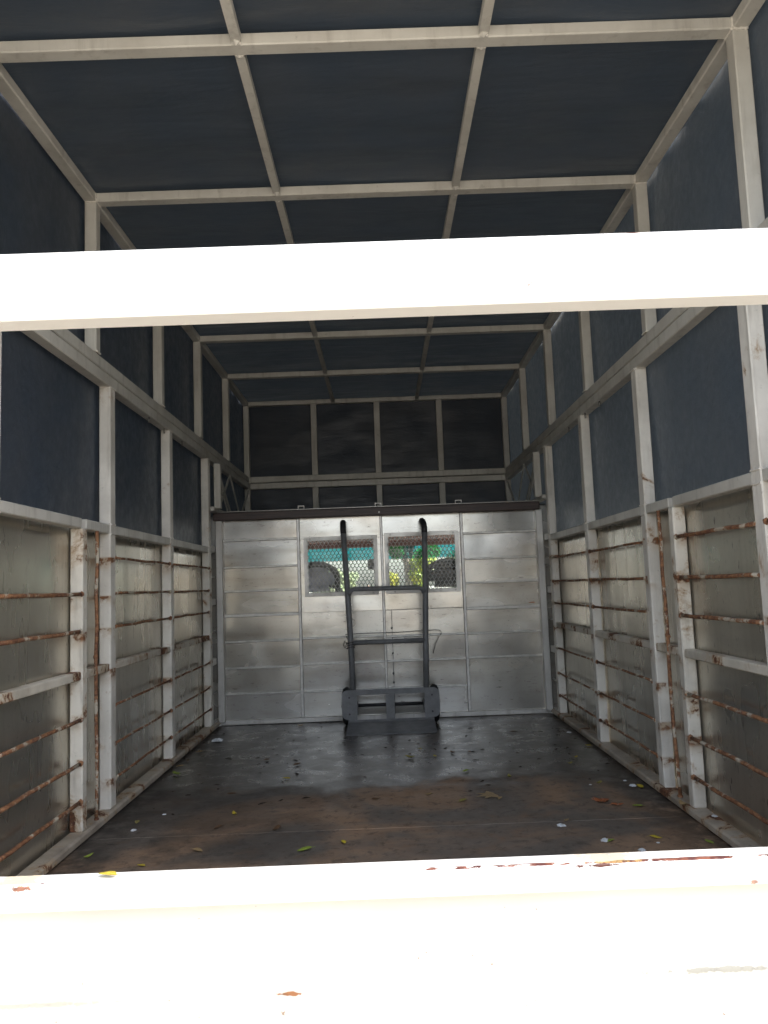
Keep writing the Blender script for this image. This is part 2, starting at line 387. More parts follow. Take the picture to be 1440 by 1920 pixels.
# waist rail, mid rail, rods, floor sill, lining sheets
bays = [(1.115, 1.805), (1.855, 2.372), (2.408, 2.615), (2.665, 3.36), (3.41, 4.112)]
RODS = {1: [.855, .728, .611, .372, .240, .122], -1: [.868, .745, .630, .362, .232, .118]}
for s in (-1, 1):
    for bi, (a, b_) in enumerate(bays):
        box('waist_rail', s*(H+.002), s*(H+.036), a, b_, .950, .982, 'paint', truck)
        box('mid_rail', s*(H+.004), s*(H+.038), a, b_, .482, .508, 'rail_rusty', truck)
        if bi != 2:
            for zi, z in enumerate(RODS[s]):
                if bi == 1 and s == -1 and zi == 0: continue
                bm = bmesh.new(); n = 7; ps = []
                for t in range(n):
                    q = t/(n-1); ps.append((s*(H+.007) + random.uniform(-.002, .002), a + (b_-a)*q, z + (0 if t in (0, n-1) else random.uniform(-.0018, .0018))))
                bm_tube(bm, ps, .0060 if a < 2.5 else .0048, 8)
                for e in (0, -1): blob(bm, (ps[e][0]-s*.002, ps[e][1], ps[e][2]), .0088, random.random()*20)
                done('rod', bm, 'rod', truck)
    box('floor_sill', s*(H-.012), s*(H+.043), 1.0, 4.30, .004, .030, 'sill', truck, .006)
    ys = [1.02, 1.83, 2.63, 3.385, 4.31]
    for j in range(4):
        L_ = ys[j+1]-ys[j]
        sheet('lining_sheet', (s*(H+T+.004), ys[j]+.001, .012), (0, L_-.002, 0), (0, 0, .955), 24, 18, .003, (2, 3, 3), 'sheet', truck, .0012, seed=j*3+s)
    box('corner_sheet', s*.900, s*.968, WY+.002, WY+.005, .001, 1.16, 'wall', truck, 0)
    # corner ladder between the last post and the bulkhead
    box('corner_post', s*.884, s*.922, 4.262, 4.295, .02, 1.135, 'guard', truck)
    for z in (.02, .357, .683, .975):
        box('corner_tie', s*(H+.0), s*(H+.03), 4.162, 4.262, z-.018, z+.018, 'guard', truck)
    for z in (.19, .52, .82):
        tube('corner_rod', [(s*(H+.008), 4.162, z), (s*(H+.008), 4.27, z)], .005, 'guard', truck, 6)
    box('head_post', s*.876, s*.914, 4.20, 4.235, 1.20, 1.452, 'paint', truck)
    # crossed braces over the cab
    box('brace_rail', s*(H-.02), s*(H+.018), 4.16, 5.44, 1.183, 1.207, 'paint', truck)
    for (ya, za, yb_, zb) in ((4.30, 1.44, 4.62, 1.21), (4.36, 1.21, 4.70, 1.455), (4.70, 1.455, 5.02, 1.21), (5.02, 1.21, 5.38, 1.46), (4.74, 1.21, 4.34, 1.45)):
        bm = bmesh.new(); dx = .004 if zb > za else 0
        d = Vector((0, yb_-ya, zb-za)); L_ = d.length; c = Vector((s*(H-.006+dx), (ya+yb_)/2, (za+zb)/2))
        bm_box(bm, -.002, .002, -L_/2, L_/2, -.012, .012)
        bmesh.ops.rotate(bm, cent=(0, 0, 0), matrix=Matrix.Rotation(math.atan2(d.z, d.y), 3, 'X'), verts=bm.verts)
        bmesh.ops.translate(bm, vec=c, verts=bm.verts)
        done('cross_brace', bm, 'paint', truck)
# front frame over the cab
for x in (-.452, .010, .466):
    box('front_upright', x-.021, x+.021, 5.446, 5.482, 1.556, ZR, 'paint', truck)
    box('front_upright', x-.021, x+.021, 5.446, 5.482, 1.18, 1.466, 'paint', truck)
box('front_rail', -H, H, 5.444, 5.482, 1.514, 1.556, 'paint', truck)
box('front_rail', -H, H, 5.444, 5.482, 1.466, 1.508, 'paint', truck)
# tarpaulins: roof, sides, front
e = .0
sheet('roof_tarpaulin', (-H-T-.01, .99, ZR+.040), (2*(H+T+.01), 0, 0), (0, 4.518, 0), 60, 150, .013, (1.2, 6.5, 1), 'tarp_roof', truck, .001, seed=0, edge=0)
for s in (-1, 1):
    sheet('side_tarpaulin', (s*(H+T+.012), .99, .93), (0, 4.518, 0), (0, 0, ZR+.040-.93), 150, 40, .006, (1, 3.5, 2.5), 'tarp_side', truck, .001, seed=s*5, edge=0)
sheet('front_tarpaulin', (-H-T-.022, 5.496, 1.15), (2*(H+T+.022), 0, 0), (0, 0, ZR+.040-1.15), 60, 30, .010, (4, 1, 5), 'tarp', truck, .001, seed=2, edge=0)
box('over_cab_floor', -.96, .96, 4.33, 5.50, 1.155, 1.172, 'black', truck)
# weld beads where the near tubes meet
def weld(p0, p1):
    bm = bmesh.new(); p0, p1 = Vector(p0), Vector(p1); n = max(4, int((p1-p0).length/.004))
    bm_tube(bm, [p0.lerp(p1, i/n) + Vector([random.uniform(-.0008, .0008) for _ in range(3)]) for i in range(n+1)], [random.uniform(.0022, .0040) for _ in range(n+1)], 6)
    done('weld_bead', bm, 'paint_worn', truck)
for s in (-1, 1):
    for y in HOOPS[1:4]:
        weld((s*(H-.001), y, ZR), (s*(H-.001), y+.04, ZR)); weld((s*(H+.002), y-.001, ZR-.001), (s*(H+.038), y-.001, ZR-.001)); weld((s*H, y-.001, ZR+.002), (s*H, y-.001, ZR+.030))
        weld((s*(H-.001), y+.002, 1.556), (s*(H-.001), y+.038, 1.556))
        sx = s*.306; weld((sx-.012, y-.0, ZR+.003), (sx+.012, y-.0, ZR+.003)); weld((sx-.012, y+.041, ZR+.003), (sx+.012, y+.041, ZR+.003))
    for y in POSTS[1:]:
        for z in (1.467, .983, .949): weld((s*(H-.0005), y+.002, z), (s*(H-.0005), y+.048, z))
        weld((s*(H+.002), y-.001, 1.467), (s*(H+.038), y-.001, 1.467)); weld((s*(H+.002), y-.001, .983), (s*(H+.034), y-.001, .983))
        weld((s*(H+.002), y-.001, .031), (s*(H+.038), y-.001, .031))
# floor plates
k_ = 0
for (x0, x1, y0, y1) in ((-.968, .968, .99, 2.398), (-.968, .968, 2.402, 3.998), (-.968, .968, 4.002, 4.33)):
    box('floor_plate', x0, x1, y0, y1, -.012, 0 - k_*.0003, 'floor', truck, .001); k_ += 1
box('floor_underside', -.965, .965, .99, 4.33, -.09, -.014, 'black', truck)
for s in (-1, 1):
    box('chassis_rail', s*.32, s*.40, 1.0, 7.4, -.26, -.092, 'black', truck)

# ------------------------------------------------------------------ bulkhead
WY = 4.300
def wy(): return WY
box('bulkhead_base_rail', -.922, .922, WY-.012, WY+.030, .001, .029, 'guard', truck)
xs = [-.897, -.460, .010, .465, .893]
VW = .0145
rows_o = [.022, .170, .310, .455, .600, .735, .870, 1.022, 1.134]
rows_r = [.022, .320, .453, .592, .735, .870, 1.016, 1.134]
rows_l = [.022, .168, .318, .460, .602]
rows_m = [.022, .170, .318, .455, .600]
# vertical trims
for x in xs:
    wv = VW*1.15 if x in (-.460, .465) else VW
    box('bulkhead_upright', x-wv/2, x+wv/2, WY-.017, WY, .029, 1.134, 'trim', truck, .003)
def panel(x0, x1, z0, z1):
    o = box('bulkhead_panel', x0, x1, WY+.002, WY+.004, z0, z1, 'wall', truck, .0005)
    o.rotation_euler = (R_(random.uniform(-.35, .35)), 0, R_(random.uniform(-.35, .35)))
    return o
def column(x0, x1, rows, skip=None):
    for z0, z1 in zip(rows, rows[1:]):
        panel(x0+VW*.4, x1-VW*.4, z0+.001, z1-.001)
    for z in rows[1:-1]:
        t = .0085 if abs(z-.6) < .02 else .0055
        box('bulkhead_trim', x0+VW/2, x1-VW/2, WY-.013, WY+.001, z-t, z+t, 'trim', truck, .002)
column(xs[0], xs[1], rows_o); column(xs[3], xs[4], rows_r)
column(xs[1], xs[2], rows_l); column(xs[2], xs[3], rows_m)
GL, GR = (-.430, -.016, .690, 1.026), (.026, .446, .690, 1.034)
for (x0, x1, g) in ((xs[1], xs[2], GL), (xs[2], xs[3], GR)):
    panel(x0+VW*.4, x1-VW*.4, .602, g[2]+.012)
    panel(x0+VW*.4, x1-VW*.4, g[3]-.012, 1.134)
    panel(x0+VW*.4, g[0]+.012, g[2]+.013, g[3]-.013); panel(g[1]-.012, x1-VW*.4, g[2]+.013, g[3]-.013)
box('bulkhead_strip', .050, .053, WY-.002, WY+.001, .022, .602, 'black', truck, 0)
for z in (.20, .25, .36, .42, .50): 
    bm = bmesh.new(); blob(bm, (.050, WY-.002, z), .006, z*30); done('rivet', bm, 'black', truck)
# window guards: flat frame, expanded metal, screws
def guard(g, fr):
    x0, x1, z0, z1 = g
    bm = bmesh.new(); a, b_ = WY-.013, WY+.001
    bm_box(bm, x0, x1, a, b_, z0, z0+fr); bm_box(bm, x0, x1, a, b_, z1-fr, z1)
    bm_box(bm, x0, x0+fr, a, b_, z0+fr, z1-fr); bm_box(bm, x1-fr, x1, a, b_, z0+fr, z1-fr)
    fo = done('window_guard_frame', bm, 'guard', truck)
    bm = bmesh.new(); P, Q, yy = .0224, .0375, WY-.016
    X0, X1, Z0, Z1 = x0+fr-.006, x1-fr+.006, z0+fr-.006, z1-fr+.006
    def strut(a, b2, w_=.0024):
        a = Vector(a); b2 = Vector(b2)
        for p in (a, b2):
            if not (X0-1e-4 <= p.x <= X1+1e-4 and Z0-1e-4 <= p.z <= Z1+1e-4): return
        bm_tube(bm, [a, b2], w_, 4, False)
    nr = int((Z1-Z0)/(Q/2))+2; nc = int((X1-X0)/P)+2
    for r_ in range(nr):
        z = Z0 + r_*Q/2; off = P/2 if r_ % 2 else 0
        for c_ in range(nc):
            x = X0 + c_*P + off
            strut((x, yy-.001, z-.003), (x, yy+.001, z+.003), .0027)
            for sgn in (-1, 1):
                strut((x, yy+.001, z+.003), (x+sgn*P/2, yy-.001, z+Q/2-.003))
    done('expanded_metal_mesh', bm, 'mesh', fo)
    for (x, z) in ((x0+.035, z1-fr/2), (x1-.03, z1-fr/2), (x0+.05, z0+fr/2), (x1-.03, z0+fr/2), ((x0+x1)/2+.03, z1-fr/2)):
        tube('screw', [(x, WY-.020, z), (x, WY-.012, z)], .0055, 'steel', fo, 8)
guard(GL, .022); guard(GR, .022)
# dark header board and its clips
box('header_board', -.932, .905, WY-.055, WY-.006, 1.134, 1.178, 'wood', truck)
box('header_strip', -.90, .90, WY-.060, WY-.010, 1.179, 1.184, 'steel', truck, .001)
for x in (-.435, -.002, .450):
    bm = bmesh.new(); a = 1.186
    bm_box(bm, x-.018, x-.014, WY-.06, WY-.03, a, a+.012); bm_box(bm, x+.014, x+.018, WY-.06, WY-.03, a, a+.012); bm_box(bm, x-.018, x+.018, WY-.06, WY-.03, a+.012, a+.016)
    done('clip', bm, 'steel', truck)
tube('header_bolt', [(.002, WY-.062, 1.15), (.002, WY-.054, 1.15)], .005, 'steel', truck, 8)

# ------------------------------------------------------------------ tailgate and cross beam at the rear
box('tailgate_rail', -.962, .962, .970, 1.004, .353, .387, 'gate_rail', truck, .003)
bm = bmesh.new(); prof = [(1.0035, .3525), (1.0032, .346), (1.0015, .336), (.9970, .324), (.9925, .311), (.9890, .300), (.9880, .280), (.9880, .262), (.9845, .2535), (.9862, .246), (.9890, .238), (.9890, .20), (.9890, .05), (.985, .035), (.989, .02), (.989, -.12)]
nx = 40; rows = []
for (y, z) in prof:
    rows.append([bm.verts.new((-.96 + 1.92*i/nx, y + (.0022*mnoise.noise(Vector((i*.35, z*6, 3))) if z < .33 else 0), z)) for i in range(nx+1)])
for a, b_ in zip(rows, rows[1:]):
    for i in range(nx): bm.faces.new((a[i], a[i+1], b_[i+1], b_[i])).smooth = True
o = done('tailgate_sheet', bm, 'gate_sheet', truck); md = o.modifiers.new('thickness', 'SOLIDIFY'); md.thickness = .003; md.offset = -1
box('tailgate_lining', -.92, .92, 1.010, 1.014, .03, .352, 'sheet', truck, .001)
box('cross_beam', -.922, .922, 1.000, 1.045, 1.112, 1.207, 'beam_chipped', truck, .0035)
for s in (-1, 1): box('rear_post', s*H, s*(H+.045), .985, 1.018, -.1, 1.468, 'beam', truck)

# ------------------------------------------------------------------ cab beyond the bulkhead
def tglass(name, col, gl=.06):
    m = bpy.data.materials.new(name); m.use_nodes = True; t = m.node_tree; t.nodes.clear()
    o = t.nodes.new('ShaderNodeOutputMaterial'); a = t.nodes.new('ShaderNodeBsdfTransparent'); g = t.nodes.new('ShaderNodeBsdfGlossy'); x = t.nodes.new('ShaderNodeMixShader')
    a.inputs[0].default_value = (*col, 1); g.inputs['Roughness'].default_value = .02; x.inputs[0].default_value = gl
    t.links.new(a.outputs[0], x.inputs[1]); t.links.new(g.outputs[0], x.inputs[2]); t.links.new(x.outputs[0], o.inputs[0]); return m
M_['glass'] = tglass('clear_glass', (.93, .96, .95)); M_['teal'] = tglass('teal_sun_strip', (.14, .50, .53), .03)
cy0, cy1, cw = 4.40, 5.80, .86
bm = bmesh.new()
bm_box(bm, -cw, cw, cy0, cy0+.03, -.35, .60); bm_box(bm, -cw, cw, cy0, cy0+.03, 1.045, 1.12)
for s in (-1, 1): bm_box(bm, min(s*.62, s*cw), max(s*.62, s*cw), cy0, cy0+.03, .60, 1.045)
cb = done('cab_back_wall', bm, 'cab', truck)
box('rear_window_glass', -.62, .62, cy0+.01, cy0+.014, .60, 1.045, 'glass', cb, 0)
box('cab_roof', -cw, cw, cy0, cy1+.02, 1.122, 1.145, 'cab', truck)
box('headliner', -cw+.01, cw-.01, cy0+.03, cy1, 1.075, 1.118, 'headliner', truck)
box('windscreen_header', -cw, cw, cy1, cy1+.05, 1.035, 1.12, 'headliner', truck)
box('cab_floor', -cw, cw, cy0, 6.3, -.38, -.35, 'cab', truck)
box('dashboard', -cw+.03, cw-.03, 5.75, 6.25, .10, .56, 'black', truck, .03)
box('cab_nose', -cw, cw, 6.30, 6.36, -.35, .50, 'cab', truck, .02)
def slab(name, p0, p1, mat, th=.004, x0=-cw+.02, x1=cw-.02):
    bm = bmesh.new(); (ya, za), (yb_, zb) = p0, p1
    n = Vector((0, zb-za, -(yb_-ya))).normalized()*th
    v = [bm.verts.new(q) for q in [(x0, ya, za), (x1, ya, za), (x1, yb_, zb), (x0, yb_, zb)]]
    v2 = [bm.verts.new(q.co+n) for q in v]
    bm.faces.new(v[::-1]); bm.faces.new(v2)
    for i in range(4): bm.faces.new((v[i], v[(i+1) % 4], v2[(i+1) % 4], v2[i]))
    return done(name, bm, mat, truck)
slab('windscreen', (5.915, .945), (6.32, .50), 'glass')
slab('windscreen_sun_strip', (5.835, 1.034), (5.914, .946), 'teal')
for s in (-1, 1):
    box('cab_door', s*(cw-.03), s*cw, cy0+.03, 6.30, -.35, .50, 'cab', truck)
    box('cab_pillar', s*(cw-.04), s*cw, cy0+.03, cy0+.10, .50, 1.075, 'cab', truck)
    tube('windscreen_pillar', [(s*(cw-.01), 6.32, .5), (s*(cw-.01), 5.82, 1.05)], .025, 'cab', truck)
def cushion(name, x0, x1, y0, y1, z0, z1, mat, rad, parent=truck):
    bm = bmesh.new(); g = bm_box(bm, x0, x1, y0, y1, z0, z1)
    bmesh.ops.bevel(bm, geom=bm.edges[:], offset=rad, segments=4, affect='EDGES')
    for fc in bm.faces: fc.smooth = True
    return done(name, bm, mat, parent)
for (x0, x1, zt, m1) in ((-.53, -.27, .885, 'seat'), (.275, .55, .875, 'seat_dark')):
    cushion('seat_back', x0-.09, x1+.09, 4.62, 4.74, .05, .70, 'seat_dark', .05)
    hd = cushion('headrest', x0+.015, x1-.015, 4.66, 4.76, .715, zt-.012, m1, .04)
    pts = [(x0, 4.70, .70)] + [((x0+x1)/2 - (x1-x0)/2*math.cos(math.pi*t/10), 4.70, zt-.09+.09*math.sin(math.pi*t/10)) for t in range(11)] + [(x1, 4.70, .70)]
    bm = bmesh.new(); bm_tube(bm, pts, .019, 8); done('headrest_piping', bm, 'seat_dark', hd)
bm = bmesh.new(); g = bm_box(bm, -.10, .04, 5.78, 5.80, .865, .945); bmesh.ops.bevel(bm, geom=bm.edges[:], offset=.008, segments=2, affect='EDGES')
done('rear_view_mirror', bm, 'black', truck)
bm = bmesh.new()
bm_tube(bm, [(-.42+.17*math.cos(a), 5.50+.06*math.sin(a), .60+.16*math.sin(a)) for a in [2*math.pi*t/24 for t in range(25)]], .011, 8)
bm_tube(bm, [(-.42, 5.56, .56), (-.42, 5.80, .45)], .02, 8)
bm_tube(bm, [(-.58, 5.50, .60), (-.26, 5.50, .60)], .01, 6)
done('steering_wheel', bm, 'black', truck)

# ================================================================== HAND TRUCK
ht = empty('hand_truck', (.027, 4.06, 0), 'slate grey two-wheeled hand truck leaning upright against the aluminium bulkhead', 'hand truck')
LP = [(-.169, 4.075, .190), (-.174, 4.100, .44), (-.185, 4.135, .725), (-.196, 4.168, .96), (-.199, 4.180, 1.03)]
RP = [(.218, 4.075, .190), (.226, 4.100, .43), (.238, 4.135, .715), (.246, 4.168, .95), (.249, 4.180, 1.02)]
LG = [(-.199, 4.180, 1.02), (-.200, 4.187, 1.052), (-.201, 4.200, 1.076), (-.202, 4.222, 1.093), (-.202, 4.246, 1.098), (-.202, 4.262, 1.097)]
RG = [(.249, 4.180, 1.01), (.249, 4.187, 1.045), (.247, 4.200, 1.072), (.243, 4.222, 1.088), (.240, 4.246, 1.093), (.239, 4.262, 1.092)]
for P_, G_ in ((LP, LG), (RP, RG)):
    bm = bmesh.new(); bm_tube(bm, P_, .0155, 14); up = done('upright', bm, 'truck_grey', ht)
    bm = bmesh.new(); bm_tube(bm, G_, [.0158, .0168, .0168, .0168, .0165, .0150], 14); done('handle', bm, 'black', up)
def cross(z, y, xa, xb, rr, curve, za=0):
    pts = [(xa, y-.004, z-curve), (xa+curve*.35, y-.006, z-curve*.35), (xa+curve, y-.006, z), (xb-curve, y-.006, z-za), (xb-curve*.35, y-.006, z-curve*.35-za), (xb, y-.004, z-curve-za)] if curve else [(xa, y, z), (xb, y, z-za)]
    bm = bmesh.new(); bm_tube(bm, pts, rr, 10); return done('cross_bar', bm, 'truck_grey', ht)
cross(.725, 4.128, -.178, .231, .0125, .028, .004); cross(.440, 4.098, -.176, .226, .0125, 0)
box('cross_plate', -.165, .218, 4.058, 4.063, .170, .198, 'truck_grey', ht, .001)
box('centre_strap', .002, .048, 4.0565, 4.060, .040, .170, 'truck_grey', ht, .001)
for s, x0, x1 in ((-1, -.229, -.150), (1, .205, .284)):
    bm = bmesh.new(); rad = .030; xo, xi = (x0, x1) if s < 0 else (x1, x0)
    pts = [(xi, .040), (xi, .198)]
    for t in range(6): a = math.pi/2*t/5; pts.append((xo - s*rad + s*rad*math.sin(a), .198 - rad + rad*math.cos(a)))
    for t in range(6): a = math.pi/2*t/5; pts.append((xo - s*rad + s*rad*math.cos(a), .046 + rad - rad*math.sin(a)))
    fv = [bm.verts.new((x, 4.052, z)) for x, z in pts]; bv = [bm.verts.new((x, 4.0565, z)) for x, z in pts]
    bm.faces.new(fv); bm.faces.new(bv[::-1])
    for i in range(len(pts)): bm.faces.new((fv[i], fv[(i+1) % len(pts)], bv[(i+1) % len(pts)], bv[i]))
    pl = done('side_plate', bm, 'truck_grey', ht)
    cx = (x0+x1)/2
    for z in (.160, .075):
        tube('bolt', [(cx, 4.048, z), (cx, 4.052, z)], .005, 'black', pl, 8)
    wx = -.208 if s < 0 else .263
    bm = bmesh.new()   # tyre: a rounded ring about the axle
    N, rm, rt = 28, .076, .024
    for i in range(N):
        pass
    rings = []
    for i in range(N):
        a = 2*math.pi*i/N; rings.append([bm.verts.new((wx + rt*math.cos(b)*.95, 4.168 + (rm+rt*math.sin(b))*math.cos(a), .1005 + (rm+rt*math.sin(b))*math.sin(a))) for b in [2*math.pi*j/10 for j in range(10)]])
    for i in range(N):
        for j in range(10):
            bm.faces.new((rings[i][j], rings[i][(j+1) % 10], rings[(i+1) % N][(j+1) % 10], rings[(i+1) % N][j])).smooth = True
    wh = done('wheel', bm, 'tyre', ht)
    tube('rim', [(wx-.012, 4.168, .1005), (wx+.012, 4.168, .1005)], .056, 'truck_grey', wh, 20)
    tube('axle_nut', [(wx+s*.012, 4.168, .1005), (wx+s*.030, 4.168, .1005)], .010, 'steel', wh, 6)
tube('axle', [(-.208, 4.168, .1005), (.255, 4.168, .1005)], .009, 'black', ht)
for x in (-.150, .205): box('axle_bracket', x-.0025, x+.0025, 4.0605, 4.178, .075, .125, 'truck_grey', ht, .001)
slab_ = None
bm = bmesh.new()
tp = [(4.056, .044), (4.045, .034), (3.90, .014), (3.86, .006)]
fr = [[bm.verts.new((x, y, z)) for x in (-.198 - (.0 if y > 4 else .002), .252)] for y, z in tp]; bk = [[bm.verts.new((v.co.x, v.co.y+.001, v.co.z-.005)) for v in rr_] for rr_ in fr]
for a, b_ in zip(fr, fr[1:]): bm.faces.new((a[0], a[1], b_[1], b_[0]))
for a, b_ in zip(bk, bk[1:]): bm.faces.new((b_[0], b_[1], a[1], a[0]))
for i in range(3):
    bm.faces.new((fr[i][0], fr[i+1][0], bk[i+1][0], bk[i][0])); bm.faces.new((fr[i+1][1], fr[i][1], bk[i][1], bk[i+1][1]))
bm.faces.new((fr[3][0], fr[3][1], bk[3][1], bk[3][0])); bm.faces.new((fr[0][1], fr[0][0], bk[0][0], bk[0][1]))
done('toe_plate', bm, 'truck_grey', ht)
# wire tied behind it
wz = bmesh.new()
bm_tube(wz, [(-.188, 4.11, .455), (-.200, 4.15, .472), (-.205, 4.20, .480), (-.10, 4.262, .478), (.08, 4.272, .476), (.29, 4.268, .482), (.315, 4.266, .480), (.326, 4.262, .466), (.306, 4.262, .440), (.290, 4.262, .41), (.273, 4.262, .355)], .0020, 6)
for i in range(3): bm_tube(wz, [(-.176+.022*math.cos(a), 4.102+.022*math.sin(a), .415+i*.012+.005*math.sin(a*1.5)) for a in [2*math.pi*t/12 for t in range(13)]], .0028, 6)
bm_tube(wz, [(-.196, 4.09, .44), (-.206, 4.085, .452), (-.212, 4.085, .43), (-.205, 4.085, .415), (-.200, 4.085, .43)], .003, 6)
tag(done('wire', wz, 'wire', None), 'thin dark wire tied round the hand truck and running across the bulkhead to a hook', 'wire')

# ================================================================== LITTER ON THE FLOOR
def leafmat(name, c):
    k = NT(name); v = k.coords(); n = k.noise(v, 60, 4, .6); n2 = k.noise(v, 25, 5)
    col = k.mix(k.ramp(n2, .5, .7), c, tuple(q*.45 for q in c)); k.setc('Base Color', col); k.setc('Roughness', .55); k.bump(n, .3, .001)
    M_[name] = k.m
leafmat('yellow', (.52, .40, .04)); leafmat('green', (.26, .33, .05)); leafmat('olive', (.30, .26, .07)); leafmat('brown', (.15, .085, .045)); leafmat('tan', (.36, .25, .12)); leafmat('orange', (.34, .11, .04))
M_['scrap'] = plain('white_scrap', (.75, .77, .78), .3, 0, 80)
def leafmesh(seed, L_=1.0, W_=.42, curl=.35):
    rnd = random.Random(seed); bm = bmesh.new(); n = 8; rows = []
    tw = rnd.uniform(-.5, .5); bend = rnd.uniform(-.4, .4)
    for i in range(n+1):
        t = i/n; wdt = W_*(math.sin(math.pi*t**.8))**.8*.5 + .004
        cx = bend*(t-.5)**2; z = curl*(t-.5)**2*rnd.uniform(.9, 1.1)
        rows.append([bm.verts.new((cx + q*wdt, t-.5, .01 + z + abs(q)*wdt*(.55+tw*(t-.5)) + .02*rnd.random())) for q in (-1, -.5, 0, .5, 1)])
    for a, b_ in zip(rows, rows[1:]):
        for j in range(4): bm.faces.new((a[j], a[j+1], b_[j+1], b_[j])).smooth = True
    st = [bm.verts.new((x, y, z)) for x, y, z in ((-.012, -.5, .06), (.012, -.5, .06), (.03, -.72, .03), (.01, -.72, .03))]; bm.faces.new(st)
    me = bpy.data.meshes.new('leaf'); bm.to_mesh(me); bm.free(); return me
LM = [leafmesh(i, curl=c) for i, c in enumerate((.25, .5, .9, .15))]
def maple(seed):
    rnd = random.Random(seed); bm = bmesh.new(); c = bm.verts.new((0, 0, .04)); ring = []
    lob = [(0, .55), (18, .25), (40, .50), (62, .24), (95, .42), (125, .18), (160, .10), (200, .10), (235, .18), (265, .42), (298, .24), (320, .50), (342, .25)]
    for a, rr in lob:
        a = math.radians(a+rnd.uniform(-5, 5)); ring.append(bm.verts.new((rr*math.sin(a), rr*math.cos(a), .02+.22*rnd.random()*rr*1.6)))
    for i in range(len(ring)): bm.faces.new((c, ring[i-1], ring[i]))
    me = bpy.data.meshes.new('leaf'); bm.to_mesh(me); bm.free(); return me
def put_leaf(x, y, size, colr, label, mesh=None, z=0, rz=None, group='fallen leaves on the truck floor', tilt=0):
    key = (id(mesh or LM[0]), colr)
    i = random.randrange(4); base = mesh or LM[i]
    me = LC.get((base.name, colr))
    if me is None: me = base.copy(); me.materials.clear(); me.materials.append(M_[colr]); LC[(base.name, colr)] = me
    o = bpy.data.objects.new('fallen_leaf', me); C.objects.link(o)
    o.location = (x, y, z+.002); o.scale = (size,)*3; o.rotation_euler = (tilt, 0, random.uniform(0, 6.28) if rz is None else rz)
    tag(o, label, 'leaf', group); md = o.modifiers.new('thickness', 'SOLIDIFY'); md.thickness = .012
    return o
LC = {}
LEAVES = [
 (-.394, 3.048, .034, 'yellow', 'curled yellow leaf alone on the shiny floor left of the hand truck reflection'),
 (-.512, 2.598, .032, 'yellow', 'bright yellow leaf at the centre left of the brown floor'),
 (-.816, 2.546, .036, 'olive', 'dull yellow leaf beside a white scrap near the left sill'),
 (-.239, 2.222, .050, 'green', 'long yellow-green leaf lying just behind the tailgate rail'),
 (-.132, 2.272, .030, 'yellow', 'short yellow leaf right of the long yellow-green leaf'),
 (-.549, 2.253, .042, 'tan', 'tan curled leaf left of the long yellow-green leaf'),
 (-.855, 2.235, .034, 'green', 'small green leaf in the dark front left corner of the floor'),
 (-.679, 2.151, .028, 'yellow', 'small yellow leaf touching the tailgate rail edge on the left'),
 (-.571, 2.852, .034, 'brown', 'dim brown leaf on the left of the floor behind the bright yellow leaf'),
 (-.536, 2.462, .038, 'brown', 'brown leaf just in front of the bright yellow leaf'),
 (-.347, 2.423, .045, 'brown', 'flat dark brown leaf in the middle of the brown floor left of centre'),
 (-.886, 3.330, .036, 'tan', 'tan leaf lying against the left sill below the middle post'),
 (-.869, 3.608, .040, 'tan', 'pale tan leaf by the left sill toward the bulkhead'),
 (-.877, 3.427, .038, 'brown', 'brown leaf between two tan leaves by the left sill'),
 (-.866, 3.189, .060, 'green', 'long thin greenish leaf lying along the left sill'),
 (-.726, 4.253, .030, 'brown', 'small brown leaf against the foot of the bulkhead near the left corner'),
 (-.464, 4.182, .034, 'tan', 'small tan leaf against the foot of the bulkhead left of the hand truck'),
 (-.525, 3.388, .034, 'brown', 'dark leaf on the shiny floor left of the hand truck'),
 (-.380, 3.275, .046, 'brown', 'dark twisted leaf in front of the left wheel of the hand truck'),
 (-.043, 2.710, .034, 'brown', 'dim brown leaf at the middle of the floor'),
 (.099, 3.323, .050, 'olive', 'crumpled olive yellow leaf in front of the hand truck'),
 (.203, 3.336, .030, 'yellow', 'yellow leaf right of the crumpled olive leaf'),
 (.146, 3.495, .028, 'olive', 'small olive leaf nearest the toe plate of the hand truck'),
 (.307, 3.056, .040, 'green', 'green leaf on the shiny floor right of the hand truck reflection'),
 (.358, 3.392, .032, 'brown', 'brown leaf on the shiny floor right of the hand truck'),
 (.283, 3.394, .038, 'brown', 'dark brown leaf beside the yellow leaf in front of the hand truck'),
 (.457, 2.941, .036, 'olive', 'yellow-green leaf at the front edge of the shiny wet floor'),
 (.779, 3.217, .034, 'yellow', 'yellow leaf on the right side of the floor short of the middle post'),
 (.729, 3.112, .030, 'olive', 'olive leaf just in front of the yellow leaf on the right'),
 (.885, 3.428, .030, 'yellow', 'yellow leaf against the right sill by the middle post'),
 (.758, 2.804, .034, 'olive', 'olive leaf on the right of the floor left of the white scrap'),
 (.882, 2.728, .045, 'yellow', 'curved yellow leaf beside the white scrap at the right sill'),
 (.251, 2.650, .040, 'olive', 'yellowish leaf near the centre of the brown floor'),
 (.141, 2.744, .030, 'tan', 'tan leaf left of the yellowish leaf at the floor centre'),
 (.380, 2.664, .034, 'tan', 'tan leaf right of the yellowish leaf at the floor centre'),
 (.799, 2.514, .034, 'green', 'yellow-green leaf right of the orange lobed leaf'),
 (.541, 2.397, .026, 'tan', 'small tan leaf just behind the round white scrap'),
 (.620, 2.203, .030, 'green', 'green leaf touching the nearest large white scrap'),
 (.749, 2.210, .036, 'yellow', 'yellow leaf near the tailgate rail on the right'),
 (.616, 3.801, .034, 'brown', 'small brown leaf on the floor near the bulkhead on the right'),
 (.875, 2.160, .034, 'green', 'green leaf close to the right sill and the tailgate rail'),
]
for (x, y, sz, c_, lb) in LEAVES: put_leaf(x, y, sz, c_, lb)
MP = maple(3)
